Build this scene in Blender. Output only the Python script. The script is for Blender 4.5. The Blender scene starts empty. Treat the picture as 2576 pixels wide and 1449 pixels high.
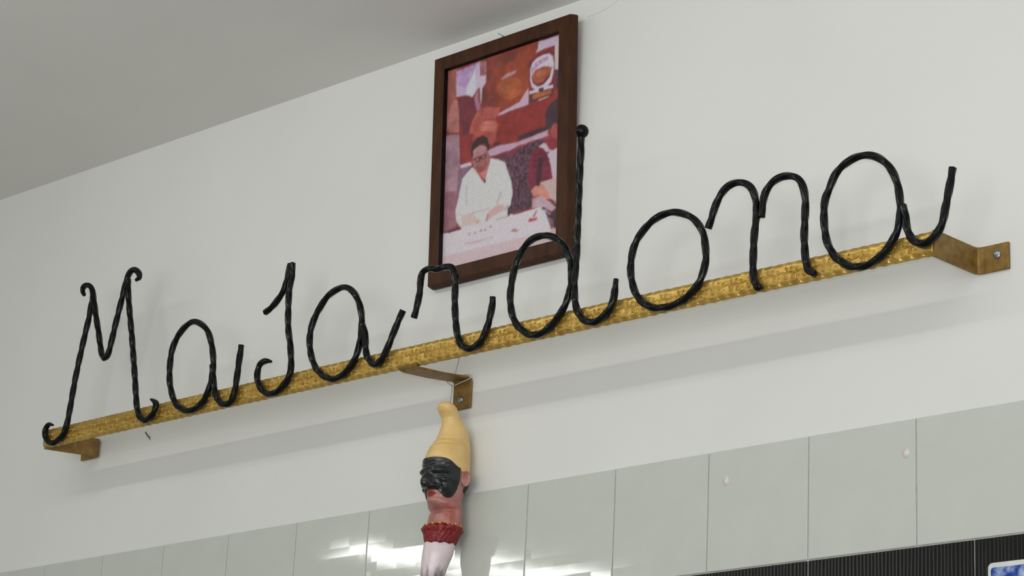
import bpy, bmesh, math, random
import numpy as np
from mathutils import Vector, Matrix

SC = bpy.context.scene
COL = SC.collection
random.seed(7)
RNG = np.random.default_rng(5)

# ------------------------------------------------------------------ camera
cam_data = bpy.data.cameras.new('camera')
cam = bpy.data.objects.new('camera', cam_data)
COL.objects.link(cam)
CF = Vector((-0.653938, 0.687714, 0.315301))
CR = Vector((0.734974, 0.676306, 0.049231))
CU = Vector((0.179383, -0.263932, 0.947714))
CP = Vector((3.725085, -2.937986, 1.547792))
rot = Matrix((CR, CU, -CF)).transposed()
cam.matrix_world = Matrix.Translation(CP) @ rot.to_4x4()
cam_data.sensor_fit = 'HORIZONTAL'
cam_data.sensor_width = 36.0
cam_data.lens = 82.4838
cam_data.clip_start = 0.05
SC.camera = cam

# ------------------------------------------------------------------ light
CEIL = 3.432
world = bpy.data.worlds.new('world')
SC.world = world
world.use_nodes = True
bg = world.node_tree.nodes['Background']
bg.inputs[0].default_value = (0.985, 1.0, 0.985, 1)
bg.inputs[1].default_value = 0.61

def area_light(name, loc, sx, sy, power, color, target=None):
    d = bpy.data.lights.new(name, 'AREA')
    d.shape = 'RECTANGLE'; d.size = sx; d.size_y = sy
    d.energy = power; d.color = color
    o = bpy.data.objects.new(name, d)
    o.location = loc
    if target is not None:
        o.rotation_euler = (Vector(target) - Vector(loc)).to_track_quat('-Z', 'Y').to_euler()
    COL.objects.link(o)
    return o

# fluorescent rows of the shop ceiling: two rows parallel to the wall, one running away from it
area_light('tube_light_near_wall', (1.7, -1.06, 3.39), 4.4, 0.03, 5.6, (0.98, 1.0, 0.91), target=(1.7, 0, 2.6))
area_light('tube_light_mid_room', (1.7, -2.35, 3.39), 4.4, 0.05, 2.2, (0.98, 1.0, 0.92), target=(1.7, 0, 2.3))
far_lamp = area_light('tube_light_far_side', (-2.57, -3.66, 3.395), 0.34, 1.30, 23, (0.98, 1.0, 0.95))
far_lamp.rotation_euler = (0, 0, math.radians(15))
# two soft fill lights added out of view, behind and right of the camera
area_light('soft_fill_side', (5.6, -4.2, 1.7), 2.2, 2.0, 12, (1.0, 0.97, 1.12), target=(0.8, 0, 2.7))
area_light('soft_fill_front', (3.2, -5.9, 1.9), 2.6, 2.2, 70, (0.985, 1.0, 0.985), target=(1.6, 0, 2.8))
# the camera's own pop-up flash
area_light('camera_flash', tuple(CP + CU * 0.11), 0.05, 0.03, 12, (1.0, 0.96, 1.10), target=tuple(CP + CF * 4 + CU*0.11))

SC.view_settings.view_transform = 'Standard'
SC.view_settings.look = 'None'
SC.view_settings.gamma = 1
SC.view_settings.use_curve_mapping = False
SC.view_settings.exposure = 0.16

# ------------------------------------------------------------------ helpers
def lin(c):
    return tuple((x/255/12.92 if x <= 10 else ((x/255+0.055)/1.055)**2.4) for x in c)

def mat(name, rgb, rough=0.5, metal=0.0, spec=0.5, coat=0.0):
    m = bpy.data.materials.new(name); m.use_nodes = True
    b = m.node_tree.nodes['Principled BSDF']
    b.inputs['Base Color'].default_value = (*lin(rgb), 1)
    b.inputs['Roughness'].default_value = rough
    b.inputs['Metallic'].default_value = metal
    b.inputs['Specular IOR Level'].default_value = spec
    b.inputs['Coat Weight'].default_value = coat
    return m

def N(m, kind, **kw):
    n = m.node_tree.nodes.new(kind)
    for k, v in kw.items():
        if hasattr(n, k): setattr(n, k, v)
        else: n.inputs[k].default_value = v
    return n

def LK(m, a, b): m.node_tree.links.new(a, b)
def BSDF(m): return m.node_tree.nodes['Principled BSDF']

def noise_color(m, c1, c2, scale, detail=4, lo=0.35, hi=0.65, coord='Object', mapping=None):
    tc = N(m, 'ShaderNodeTexCoord')
    nz = N(m, 'ShaderNodeTexNoise'); nz.inputs['Scale'].default_value = scale; nz.inputs['Detail'].default_value = detail
    src = tc.outputs[coord]
    if mapping:
        mp = N(m, 'ShaderNodeMapping'); mp.inputs['Scale'].default_value = mapping
        LK(m, src, mp.inputs['Vector']); src = mp.outputs[0]
    LK(m, src, nz.inputs['Vector'])
    cr = N(m, 'ShaderNodeValToRGB')
    cr.color_ramp.elements[0].position = lo; cr.color_ramp.elements[0].color = (*lin(c1), 1)
    cr.color_ramp.elements[1].position = hi; cr.color_ramp.elements[1].color = (*lin(c2), 1)
    LK(m, nz.outputs['Fac'], cr.inputs[0]); LK(m, cr.outputs[0], BSDF(m).inputs['Base Color'])
    return nz, cr

def noise_bump(m, scale, strength, dist=0.001, detail=4, mapping=None, kind='ShaderNodeTexNoise'):
    tc = N(m, 'ShaderNodeTexCoord')
    nz = N(m, kind); nz.inputs['Scale'].default_value = scale
    if 'Detail' in nz.inputs: nz.inputs['Detail'].default_value = detail
    src = tc.outputs['Object']
    if mapping:
        mp = N(m, 'ShaderNodeMapping'); mp.inputs['Scale'].default_value = mapping
        LK(m, src, mp.inputs['Vector']); src = mp.outputs[0]
    LK(m, src, nz.inputs['Vector'])
    bp = N(m, 'ShaderNodeBump'); bp.inputs['Strength'].default_value = strength; bp.inputs['Distance'].default_value = dist
    LK(m, nz.outputs[0], bp.inputs['Height']); LK(m, bp.outputs[0], BSDF(m).inputs['Normal'])
    return bp

def mesh_obj(name, verts, faces, m, parent=None, smooth=False, loc=None):
    me = bpy.data.meshes.new(name)
    me.from_pydata([tuple(v) for v in verts], [], faces)
    me.validate(); me.update()
    bm = bmesh.new(); bm.from_mesh(me)
    bmesh.ops.recalc_face_normals(bm, faces=bm.faces)
    bm.to_mesh(me); bm.free()
    if m: me.materials.append(m)
    if smooth:
        for p in me.polygons: p.use_smooth = True
    o = bpy.data.objects.new(name, me)
    COL.objects.link(o)
    if parent: o.parent = parent
    if loc is not None: o.location = loc
    return o

def bm_obj(name, bm, m, parent=None, smooth=False, loc=None):
    me = bpy.data.meshes.new(name)
    bmesh.ops.recalc_face_normals(bm, faces=bm.faces)
    bm.to_mesh(me); bm.free()
    if m: me.materials.append(m)
    if smooth:
        for p in me.polygons: p.use_smooth = True
    o = bpy.data.objects.new(name, me); COL.objects.link(o)
    if parent: o.parent = parent
    if loc is not None: o.location = loc
    return o

def box_bm(x0, x1, y0, y1, z0, z1, bevel=0.0, seg=1, bm=None):
    b = bmesh.new()
    bmesh.ops.create_cube(b, size=1)
    for v in b.verts:
        v.co = Vector(((x0+x1)/2+v.co.x*(x1-x0), (y0+y1)/2+v.co.y*(y1-y0), (z0+z1)/2+v.co.z*(z1-z0)))
    if bevel > 0:
        bmesh.ops.bevel(b, geom=b.edges[:], offset=bevel, segments=seg, profile=0.5, affect='EDGES')
    return b

def tag(o, label, cat=None, group=None, kind=None):
    if label: o['label'] = label
    if cat: o['category'] = cat
    if group: o['group'] = group
    if kind: o['kind'] = kind
    return o

def empty(name, loc):
    o = bpy.data.objects.new(name, None); o.location = loc
    o.empty_display_size = 0.05
    COL.objects.link(o)
    return o

def catmull(pts, step):
    P = [Vector(p) for p in pts]
    closed = (P[0]-P[-1]).length < 1e-6
    n = len(P); out = []
    for i in range(n-1):
        p1, p2 = P[i], P[i+1]
        p0 = P[i-1] if i > 0 else (P[-2] if closed else p1*2-p2)
        p3 = P[i+2] if i+2 < n else (P[1] if closed else p2*2-p1)
        k = max(2, int((p2-p1).length/step*2))
        for j in range(k):
            t = j/k
            out.append(0.5*((2*p1)+(p2-p0)*t+(2*p0-5*p1+4*p2-p3)*t*t+(3*p1-p0-3*p2+p3)*t**3))
    out.append(P[-1])
    # uniform resample
    d = [0.0]
    for a, b in zip(out, out[1:]): d.append(d[-1]+(b-a).length)
    T = d[-1]; m = max(3, int(T/step)); res = []; j = 0
    for i in range(m+1):
        s = T*i/m
        while j < len(d)-2 and d[j+1] < s: j += 1
        u = (s-d[j])/max(1e-9, d[j+1]-d[j])
        res.append(out[j].lerp(out[j+1], min(1, max(0, u))))
    return res, T, closed

def tube(V, Fc, pts, rad, sides=8, prof=None, twist=None, ends=True, step=0.003, ref=Vector((0, 1, 0)), tip=(1, 1), resample=True):
    """sweep a section along pts (3-D); rad number or function of t; twist radians per metre"""
    if resample: P, T, closed = catmull(pts, step)
    else:
        P = [Vector(p) for p in pts]; closed = False
        T = sum((b-a).length for a, b in zip(P, P[1:]))
    base = len(V); n = len(P); s = 0
    if closed and twist: twist = max(1, round(twist*T/(math.pi/2)))*(math.pi/2)/T
    if prof is None: prof = [(math.cos(2*math.pi*k/sides), math.sin(2*math.pi*k/sides)) for k in range(sides)]
    k = len(prof)
    for i, p in enumerate(P):
        a = P[i-1] if i > 0 else (P[-2] if closed else p)
        b = P[i+1] if i < n-1 else (P[1] if closed else p)
        t = (b-a).normalized()
        e1 = t.cross(ref)
        if e1.length < 1e-4: e1 = t.orthogonal()
        e1.normalize(); e2 = e1.cross(t).normalized()
        if i > 0: s += (P[i]-P[i-1]).length
        r = rad(s/T) if callable(rad) else rad
        if not closed:
            if s < 0.02: r *= tip[0] + (1-tip[0])*s/0.02
            if T-s < 0.02: r *= tip[1] + (1-tip[1])*(T-s)/0.02
        an = (twist or 0)*s
        ca, sa = math.cos(an), math.sin(an)
        for (u, v) in prof:
            uu, vv = u*ca-v*sa, u*sa+v*ca
            V.append(p + e1*(uu*r) + e2*(vv*r))
    for i in range(n-1):
        for j in range(k):
            a = base+i*k+j; b = base+i*k+(j+1) % k
            Fc.append((a, b, b+k, a+k))
    if ends and not closed:
        Fc.append(tuple(base+j for j in range(k))[::-1])
        Fc.append(tuple(base+(n-1)*k+j for j in range(k)))
    return V, Fc

# ------------------------------------------------------------------ materials
M_wall = mat('wall_paint', (219, 220, 215), 0.75, spec=0.25)
noise_color(M_wall, (220, 221, 217), (223, 224, 220), 3.0, 3)
noise_bump(M_wall, 60, 0.10, 0.002, 5)
M_ceil = mat('ceiling_paint', (214, 211, 203), 0.85, spec=0.2)
noise_color(M_ceil, (232, 231, 226), (235, 234, 229), 2.0, 2)
noise_bump(M_ceil, 40, 0.08, 0.002, 4)
M_floor = mat('floor_stone', (150, 149, 147), 0.45)
noise_color(M_floor, (142, 141, 139), (160, 159, 157), 9, 5)

M_tile = mat('white_tile_glaze', (196, 200, 191), 0.055, spec=0.5)
noise_color(M_tile, (195, 199, 190), (198, 202, 193), 14, 3)
# embossed weave: every little pad of the glaze is tilted a touch differently
def weave_normal(m, sx, sz, tilt):
    tc = N(m, 'ShaderNodeTexCoord')
    mp = N(m, 'ShaderNodeMapping'); mp.inputs['Rotation'].default_value = (math.radians(90), 0, 0)
    LK(m, tc.outputs['Object'], mp.inputs['Vector'])
    br = N(m, 'ShaderNodeTexBrick')
    br.offset = 0.37; br.offset_frequency = 2; br.squash = 0.6; br.squash_frequency = 3
    br.inputs['Scale'].default_value = 1.0
    br.inputs['Color1'].default_value = (0, 0, 0, 1); br.inputs['Color2'].default_value = (1, 1, 1, 1)
    br.inputs['Mortar Size'].default_value = 0.0003; br.inputs['Mortar'].default_value = (0.5, 0.5, 0.5, 1)
    br.inputs['Brick Width'].default_value = sx; br.inputs['Row Height'].default_value = sz
    LK(m, mp.outputs[0], br.inputs['Vector'])
    rnd = N(m, 'ShaderNodeMath', operation='SUBTRACT'); rnd.inputs[1].default_value = 0.5
    LK(m, br.outputs['Color'], rnd.inputs[0])
    # soft waviness of the glaze
    nz = N(m, 'ShaderNodeTexNoise'); nz.inputs['Scale'].default_value = 45; nz.inputs['Detail'].default_value = 2
    LK(m, tc.outputs['Object'], nz.inputs['Vector'])
    sb = N(m, 'ShaderNodeVectorMath', operation='SUBTRACT'); sb.inputs[1].default_value = (0.5, 0.5, 0.5)
    LK(m, nz.outputs['Color'], sb.inputs[0])
    sc2 = N(m, 'ShaderNodeVectorMath', operation='SCALE'); sc2.inputs['Scale'].default_value = tilt*0.7
    LK(m, sb.outputs[0], sc2.inputs[0])
    cb = N(m, 'ShaderNodeCombineXYZ')
    ml = N(m, 'ShaderNodeMath', operation='MULTIPLY'); ml.inputs[1].default_value = tilt*2
    LK(m, rnd.outputs[0], ml.inputs[0]); LK(m, ml.outputs[0], cb.inputs['Z'])
    ge = N(m, 'ShaderNodeNewGeometry')
    a1 = N(m, 'ShaderNodeVectorMath', operation='ADD'); LK(m, ge.outputs['Normal'], a1.inputs[0]); LK(m, cb.outputs[0], a1.inputs[1])
    a2 = N(m, 'ShaderNodeVectorMath', operation='ADD'); LK(m, a1.outputs[0], a2.inputs[0]); LK(m, sc2.outputs[0], a2.inputs[1])
    nn = N(m, 'ShaderNodeVectorMath', operation='NORMALIZE'); LK(m, a2.outputs[0], nn.inputs[0])
    LK(m, nn.outputs[0], BSDF(m).inputs['Normal'])
weave_normal(M_tile, 0.085, 0.0182, 0.0050)

M_black_tile = mat('black_tile_glaze', (9, 9, 11), 0.22, spec=0.3)
def ribs(m):
    tc = N(m, 'ShaderNodeTexCoord')
    w = N(m, 'ShaderNodeTexWave', wave_type='BANDS', bands_direction='X')
    w.inputs['Scale'].default_value = 48; w.inputs['Distortion'].default_value = 3.0
    w.inputs['Detail'].default_value = 2; w.inputs['Detail Scale'].default_value = 0.6
    mp = N(m, 'ShaderNodeMapping'); mp.inputs['Scale'].default_value = (1, 1, 0.25)
    LK(m, tc.outputs['Object'], mp.inputs['Vector']); LK(m, mp.outputs[0], w.inputs['Vector'])
    bp = N(m, 'ShaderNodeBump'); bp.inputs['Strength'].default_value = 0.22; bp.inputs['Distance'].default_value = 0.002
    LK(m, w.outputs['Fac'], bp.inputs['Height']); LK(m, bp.outputs[0], BSDF(m).inputs['Normal'])
ribs(M_black_tile)
M_grout = mat('grout', (176, 174, 168), 0.9, spec=0.1)
noise_color(M_grout, (168, 165, 158), (186, 184, 178), 60, 3)

M_iron = mat('black_iron_paint', (6, 9, 10), 0.15, metal=0.0, spec=0.18)
noise_color(M_iron, (4, 7, 8), (10, 15, 16), 140, 4)
noise_bump(M_iron, 110, 0.16, 0.0016, 2)
M_brass = mat('brass_band', (200, 164, 70), 0.30, metal=0.62)
noise_color(M_brass, (180, 142, 66), (208, 174, 92), 38, 5, 0.3, 0.7)
noise_bump(M_brass, 260, 0.18, 0.001, 4)
M_brass_dark = mat('brass_relief', (190, 152, 62), 0.26, metal=0.8)
noise_color(M_brass_dark, (176, 140, 66), (214, 180, 96), 160, 3)
M_bracket = mat('bronze_bracket', (134, 100, 42), 0.5, metal=0.45)
noise_color(M_bracket, (112, 88, 48), (150, 118, 58), 70, 6, 0.3, 0.7)
noise_bump(M_bracket, 180, 0.25, 0.001, 4)
M_steel = mat('zinc_steel', (150, 158, 162), 0.3, metal=0.9)
noise_color(M_steel, (130, 138, 142), (176, 182, 186), 300, 3)

# ------------------------------------------------------------------ room shell
XL, XR, YF = -4.4, 6.0, -6.0
def structure(name, bm, m, parent=None):
    o = bm_obj(name, bm, m, parent)
    o['kind'] = 'structure'
    return o
wall = structure('wall_back', box_bm(XL, XR, 0.0, 0.12, 0.0, CEIL), M_wall)
structure('ceiling', box_bm(XL, XR, YF, 0.12, CEIL, CEIL+0.12), M_ceil)
structure('floor', box_bm(-14, 26, -26, 0.12, -0.10, 0.0), M_floor)
structure('wall_left', box_bm(XL-0.12, XL, YF, 0.12, 0.0, CEIL), M_wall)

# tiled band: grout bed + one object per tile
TZ = 2.52
grout = bm_obj('grout_bed', box_bm(-2.6, 3.6, -0.0030, 0.0, TZ-0.4060, TZ-0.0006), M_grout, wall)
tile_me = None
gap = 0.0011
def tiles(name, x0, x1, w, z0, z1, m):
    me = None; x = x0; i = 0
    while x < x1-1e-4:
        if me is None:
            b = box_bm(-w/2+gap, w/2-gap, -0.0052, 0.0, z0-(z0+z1)/2+gap, z1-(z0+z1)/2-gap, 0.0011, 2)
            o = bm_obj(name, b, m, wall); me = o.data
            for p in me.polygons: p.use_smooth = abs(p.normal.y) < 0.999
        else:
            o = bpy.data.objects.new(name, me); COL.objects.link(o); o.parent = wall
        jy = random.uniform(-0.0002, 0.0002)
        o.location = (x+w/2, jy, (z0+z1)/2)
        o.rotation_euler = (random.uniform(-0.0012, 0.0012), 0, random.uniform(-0.0015, 0.0015))
        x += w; i += 1
tiles('white_tile', -2.6, 3.6, 0.2, TZ-0.2, TZ, M_tile)
tiles('black_tile', 1.6-0.3*14, 3.7, 0.3, TZ-0.4035, TZ-0.2, M_black_tile)

# hairline crack in the plaster
Vc, Fcc = [], []
tube(Vc, Fcc, [(1.085, -0.0001, 3.3930), (1.108, -0.0001, 3.3930), (1.128, -0.0001, 3.3955), (1.147, -0.0001, 3.4000), (1.158, -0.0001, 3.4055), (1.166, -0.0001, 3.4130)], 0.0003, sides=4, step=0.004)
M_crack = mat('crack_grey', (150, 146, 140), 0.9); noise_color(M_crack, (176, 174, 168), (196, 194, 188), 200)  # plain grey tone of the crack line
mesh_obj('hairline_crack', Vc, Fcc, M_crack, wall)

# ------------------------------------------------------------------ wrought-iron sign
PATHS = {
  'm_stem_left': [[-0.2612,2.7825],[-0.2772,2.7856],[-0.2866,2.7772],[-0.285,2.7627],[-0.2752,2.7498],[-0.2539,2.7422],[-0.2283,2.751],[-0.2171,2.7672],[-0.2112,2.7877],[-0.2068,2.8263],[-0.2014,2.8757],[-0.1927,2.9283],[-0.1837,2.974],[-0.1773,3.0056],[-0.1744,3.0343],[-0.173,3.0524]],
  'm_middle': [[-0.2012,3.0587],[-0.2096,3.071],[-0.2031,3.0798],[-0.1874,3.0771],[-0.175,3.0645],[-0.1652,3.0399],[-0.1525,3.0048],[-0.137,2.9658],[-0.1245,2.9312],[-0.1157,2.9118],[-0.1054,2.9029],[-0.0949,2.9119],[-0.0879,2.9393],[-0.0815,2.9704],[-0.0735,3.0049],[-0.0654,3.0395],[-0.06,3.0638],[-0.0502,3.0808],[-0.0353,3.0833],[-0.0202,3.0731],[-0.0174,3.0621],[-0.0272,3.0593]],
  'm_stem_right': [[-0.0522,3.0659],[-0.0468,3.0324],[-0.0358,2.9909],[-0.0215,2.942],[-0.0085,2.8938],[0.005,2.8425],[0.0139,2.8063],[0.0222,2.7773],[0.0345,2.7554],[0.0528,2.7459],[0.0702,2.7512],[0.0817,2.7648],[0.0824,2.7767],[0.0719,2.7845],[0.0635,2.7882]],
  'a_oval': [[0.1752,2.9325],[0.148,2.9262],[0.1252,2.9059],[0.1135,2.8802],[0.1124,2.8459],[0.1166,2.8177],[0.1266,2.7921],[0.1412,2.7694],[0.1602,2.7547],[0.1842,2.746],[0.2088,2.749],[0.2273,2.7596],[0.2418,2.7809],[0.2481,2.8068],[0.2479,2.8372],[0.2395,2.8691],[0.2254,2.8988],[0.2049,2.9196],[0.1752,2.9325]],
  'a_tail': [[0.2473,2.8305],[0.2537,2.8025],[0.26,2.7814],[0.2672,2.7652],[0.2791,2.75],[0.2963,2.7417],[0.3129,2.7448],[0.3224,2.7649],[0.3258,2.7942],[0.3278,2.8239],[0.3303,2.857]],
  'j_flag': [[0.3925,2.9118],[0.4136,2.9208],[0.4314,2.9356],[0.443,2.9485],[0.4497,2.9698],[0.4534,2.9892],[0.4556,3.0002]],
  'j_stem': [[0.4598,3.0006],[0.4618,2.9775],[0.458,2.9557],[0.4574,2.9307],[0.459,2.9055],[0.4616,2.8801],[0.4648,2.8622],[0.4724,2.8362],[0.4778,2.8107],[0.4808,2.7858],[0.4772,2.7717],[0.4651,2.7566],[0.4456,2.7443],[0.4228,2.7437],[0.4027,2.7542],[0.3878,2.7738],[0.3841,2.7917],[0.3884,2.8059],[0.3984,2.8117],[0.4109,2.8116],[0.423,2.8081]],
  'a2_oval': [[0.618,2.9211],[0.5943,2.9219],[0.5681,2.9121],[0.5496,2.8939],[0.5349,2.872],[0.5278,2.8487],[0.5289,2.8241],[0.5359,2.801],[0.5496,2.7769],[0.5714,2.757],[0.5962,2.7458],[0.6196,2.7459],[0.641,2.7572],[0.6564,2.7736],[0.6645,2.7913],[0.6688,2.8145],[0.669,2.8384],[0.6661,2.8605],[0.6568,2.8839],[0.6413,2.9062],[0.618,2.9211]],
  'a2_tail': [[0.6705,2.8405],[0.6793,2.8246],[0.6835,2.8048],[0.6859,2.7877],[0.6928,2.7711],[0.7054,2.7579],[0.7187,2.7543],[0.7324,2.7633],[0.7436,2.7803],[0.7544,2.802],[0.7653,2.8237],[0.7782,2.8466]],
  'r': [[0.8063,2.8269],[0.8119,2.8459],[0.8171,2.8732],[0.8176,2.8968],[0.8217,2.9114],[0.8365,2.9151],[0.8588,2.9108],[0.8807,2.91],[0.8959,2.9057],[0.9049,2.8894],[0.9074,2.8656],[0.9083,2.8421],[0.9111,2.8185],[0.9151,2.7947],[0.9211,2.773],[0.9303,2.7558],[0.9455,2.7459],[0.9607,2.7443],[0.9752,2.7504],[0.9848,2.7619],[0.9938,2.7807],[0.9985,2.7981],[1.0017,2.8157],[1.0021,2.8305]],
  'd_stem': [[1.1957,3.0882],[1.1962,3.0573],[1.1958,3.0299],[1.1956,3.0055],[1.1957,2.9751],[1.1958,2.9449],[1.1959,2.9147],[1.1964,2.8847],[1.196,2.858],[1.1948,2.8374],[1.1941,2.8227],[1.1953,2.8018],[1.199,2.7805],[1.2074,2.762],[1.221,2.7479],[1.2397,2.741],[1.2577,2.7451],[1.2734,2.7558],[1.2834,2.7737],[1.2861,2.7935],[1.2879,2.8091]],
  'd_oval': [[1.1251,2.9197],[1.0988,2.9221],[1.078,2.9142],[1.0634,2.8988],[1.0513,2.8744],[1.0455,2.8451],[1.0443,2.8211],[1.0501,2.7928],[1.0621,2.7703],[1.0818,2.7525],[1.1015,2.7431],[1.1281,2.7444],[1.1499,2.7576],[1.1677,2.7751],[1.1786,2.7931],[1.1854,2.8184],[1.1845,2.8483],[1.1771,2.8736],[1.1647,2.8941],[1.1467,2.9098],[1.1251,2.9197]],
  'o': [[1.4075,2.9026],[1.3795,2.9028],[1.3551,2.8933],[1.3351,2.877],[1.3234,2.859],[1.3183,2.8367],[1.3181,2.8164],[1.3226,2.7952],[1.3324,2.7732],[1.3501,2.7539],[1.3716,2.7431],[1.3995,2.7394],[1.4269,2.7434],[1.447,2.7537],[1.4635,2.7683],[1.4725,2.7863],[1.4772,2.808],[1.4752,2.8311],[1.4694,2.855],[1.4562,2.875],[1.4357,2.8917],[1.4075,2.9026]],
  'n_first': [[1.4802,2.859],[1.4871,2.8761],[1.4939,2.8944],[1.5028,2.9098],[1.5157,2.9219],[1.5324,2.9264],[1.5499,2.9227],[1.5645,2.913],[1.5725,2.8995],[1.5771,2.8813],[1.5784,2.8616],[1.5755,2.8379],[1.5737,2.814],[1.5733,2.7924],[1.5732,2.7684],[1.5764,2.751],[1.5823,2.7385],[1.5902,2.7389]],
  'n_second': [[1.589,2.8549],[1.5909,2.8735],[1.594,2.8899],[1.6023,2.9039],[1.6184,2.9137],[1.6381,2.9147],[1.6571,2.9072],[1.6684,2.8928],[1.6741,2.8723],[1.6749,2.8506],[1.6739,2.8269],[1.6733,2.8033],[1.675,2.7792],[1.6774,2.7599],[1.683,2.747],[1.6947,2.7387]],
  'a3_oval': [[1.7904,2.9148],[1.7692,2.9162],[1.7478,2.9092],[1.7317,2.8974],[1.7202,2.8765],[1.7122,2.8592],[1.7097,2.8384],[1.7113,2.812],[1.7155,2.7899],[1.7251,2.7696],[1.7385,2.7532],[1.7593,2.7391],[1.7803,2.7345],[1.8012,2.7373],[1.8219,2.7497],[1.8368,2.7651],[1.8471,2.7836],[1.8508,2.8059],[1.8504,2.8291],[1.8461,2.8533],[1.8371,2.877],[1.822,2.8969],[1.8063,2.9088],[1.7904,2.9148]],
  'a3_tail': [[1.8565,2.818],[1.8605,2.8015],[1.863,2.7826],[1.868,2.7678],[1.8781,2.7548],[1.8907,2.7488],[1.9057,2.7521],[1.9183,2.762],[1.9272,2.7782],[1.9316,2.7977],[1.9368,2.8193],[1.9416,2.8411],[1.9452,2.8591]],
}

YS = -0.115                       # front face of the brass band
YR = -0.122                       # axis of the iron bars
def band_top(x): return 2.7803 + 0.0014*x - 0.00356*x*x - 0.0006
def band_bot(x): return 2.7397 + 0.0001*x - 0.00236*x*x + 0.0004

sign = empty('iron_letter_sign', (0.8, 0.0, 2.76))
tag(sign, 'black twisted iron lettering on an embossed brass band, bracketed to the white wall', 'sign')
SO = Vector(sign.location)

def P3(pts, y=YR): return [Vector((x, y, z))-SO for x, z in pts]

# band: front sheet with hammered scalloped edges
def make_band():
    x0, x1 = -0.3005, 1.9025
    nx, nz = 1300, 26
    xs = np.linspace(x0, x1, nx)
    us = np.linspace(0, 1, nz)
    V = []; Fc = []
    pitch = 0.0205
    for side in (0, 1):
        for i, x in enumerate(xs):
            zt, zb = band_top(x), band_bot(x)
            ph = (x-x0)/pitch
            sct = 0.0008*(0.5+0.5*math.cos(2*math.pi*ph)) + 0.0004*math.sin(7.3*ph)
            scb = 0.0008*(0.5+0.5*math.cos(2*math.pi*(ph+0.43))) + 0.0004*math.sin(5.1*ph)
            zt -= sct; zb += scb
            for j, u in enumerate(us):
                z = zb+(zt-zb)*u
                if side == 0:
                    # hammer dents along both edges
                    d = 0.0
                    h = (z-zb); ft = (zt-z)
                    cb = math.cos(math.pi*(((ph+0.43) % 1)-0.5))
                    ct = math.cos(math.pi*((ph % 1)-0.5))
                    d += 0.0046*max(0, cb)**0.9*math.exp(-(h/0.0046)**2.2)
                    d += 0.0020*max(0, ct)**0.9*math.exp(-(ft/0.0044)**2.2)
                    d += 0.0008*math.exp(-(h/0.003)**2)+0.0008*math.exp(-(ft/0.003)**2)
                    d += 0.0003*math.sin(x*61+u*3)+0.0002*math.sin(x*147+u*9)
                    V.append((x-SO.x, YS+d-SO.y, z-SO.z))
                else:
                    V.append((x-SO.x, YS+0.0085-SO.y, z-SO.z))
    o = nx*nz
    for i in range(nx-1):
        for j in range(nz-1):
            a = i*nz+j
            Fc.append((a, a+nz, a+nz+1, a+1)); Fc.append((o+a, o+a+1, o+a+nz+1, o+a+nz))
    for i in range(nx-1):
        a = i*nz; b = i*nz+nz-1
        Fc.append((a, o+a, o+a+nz, a+nz)); Fc.append((b, b+nz, o+b+nz, o+b))
    for j in range(nz-1):
        a = j; b = (nx-1)*nz+j
        Fc.append((a, a+1, o+a+1, o+a)); Fc.append((b, o+b, o+b+1, b+1))
    return mesh_obj('brass_band', V, Fc, M_brass, sign, smooth=True)
band = make_band()
tag(band, 'embossed brass band with hammered scalloped edges')

# embossed scroll: one motif, repeated along the band
def spiral(cx, cz, r, a0, turns, sgn=1, n=26, tail=None):
    pts = []
    for i in range(n):
        t = i/(n-1)
        a = a0+sgn*turns*2*math.pi*t
        rr = r*(1-0.86*t)
        pts.append(Vector((cx+rr*math.cos(a), 0, cz+rr*math.sin(a))))
    if tail: pts = [Vector((tx, 0, tz)) for tx, tz in tail]+pts
    return pts
def scroll_mesh():
    V, Fc = [], []
    R = 0.00085
    def add(p): tube(V, Fc, p, R, sides=5, step=0.0011, ref=Vector((0, 1, 0)))
    add(spiral(0.0045, -0.0050, 0.0056, 2.2, 1.7, -1, tail=[(0.019, 0.004), (0.012, 0.0035), (0.006, 0.0028)]))
    add(spiral(0.0175, 0.0068, 0.0052, -1.2, 1.6, 1, tail=[(0.0010, 0.0035), (0.006, 0.0005), (0.012, 0.0010)]))
    add(spiral(0.0060, 0.0085, 0.0034, -1.4, 1.4, 1))
    add(spiral(0.0180, -0.0062, 0.0044, 1.9, 1.5, -1, tail=[(0.0260, 0.0), (0.0225, -0.0003)]))
    add(spiral(0.0270, 0.0052, 0.0036, -2.0, 1.4, -1))
    add(spiral(0.0280, -0.0075, 0.0031, 0.6, 1.4, 1, tail=[(0.022, -0.010), (0.027, -0.0118)]))
    add([Vector((0.019, 0, 0.004)), Vector((0.024, 0, 0.0005)), Vector((0.030, 0, 0.0016)), Vector((0.036, 0, 0.0040))])
    me = bpy.data.meshes.new('scroll'); me.from_pydata([tuple(v) for v in V], [], Fc); me.materials.append(M_brass_dark)
    for p in me.polygons: p.use_smooth = True
    return me
sme = scroll_mesh()
SP = 0.0362
k = 0; x = -0.292
while x < 1.872:
    o = bpy.data.objects.new('scroll', sme); COL.objects.link(o); o.parent = band
    zc = (band_top(x+SP/2)+band_bot(x+SP/2))/2
    o.location = (x-SO.x, YS-0.0001-SO.y, zc-SO.z)
    x += SP; k += 1

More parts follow.
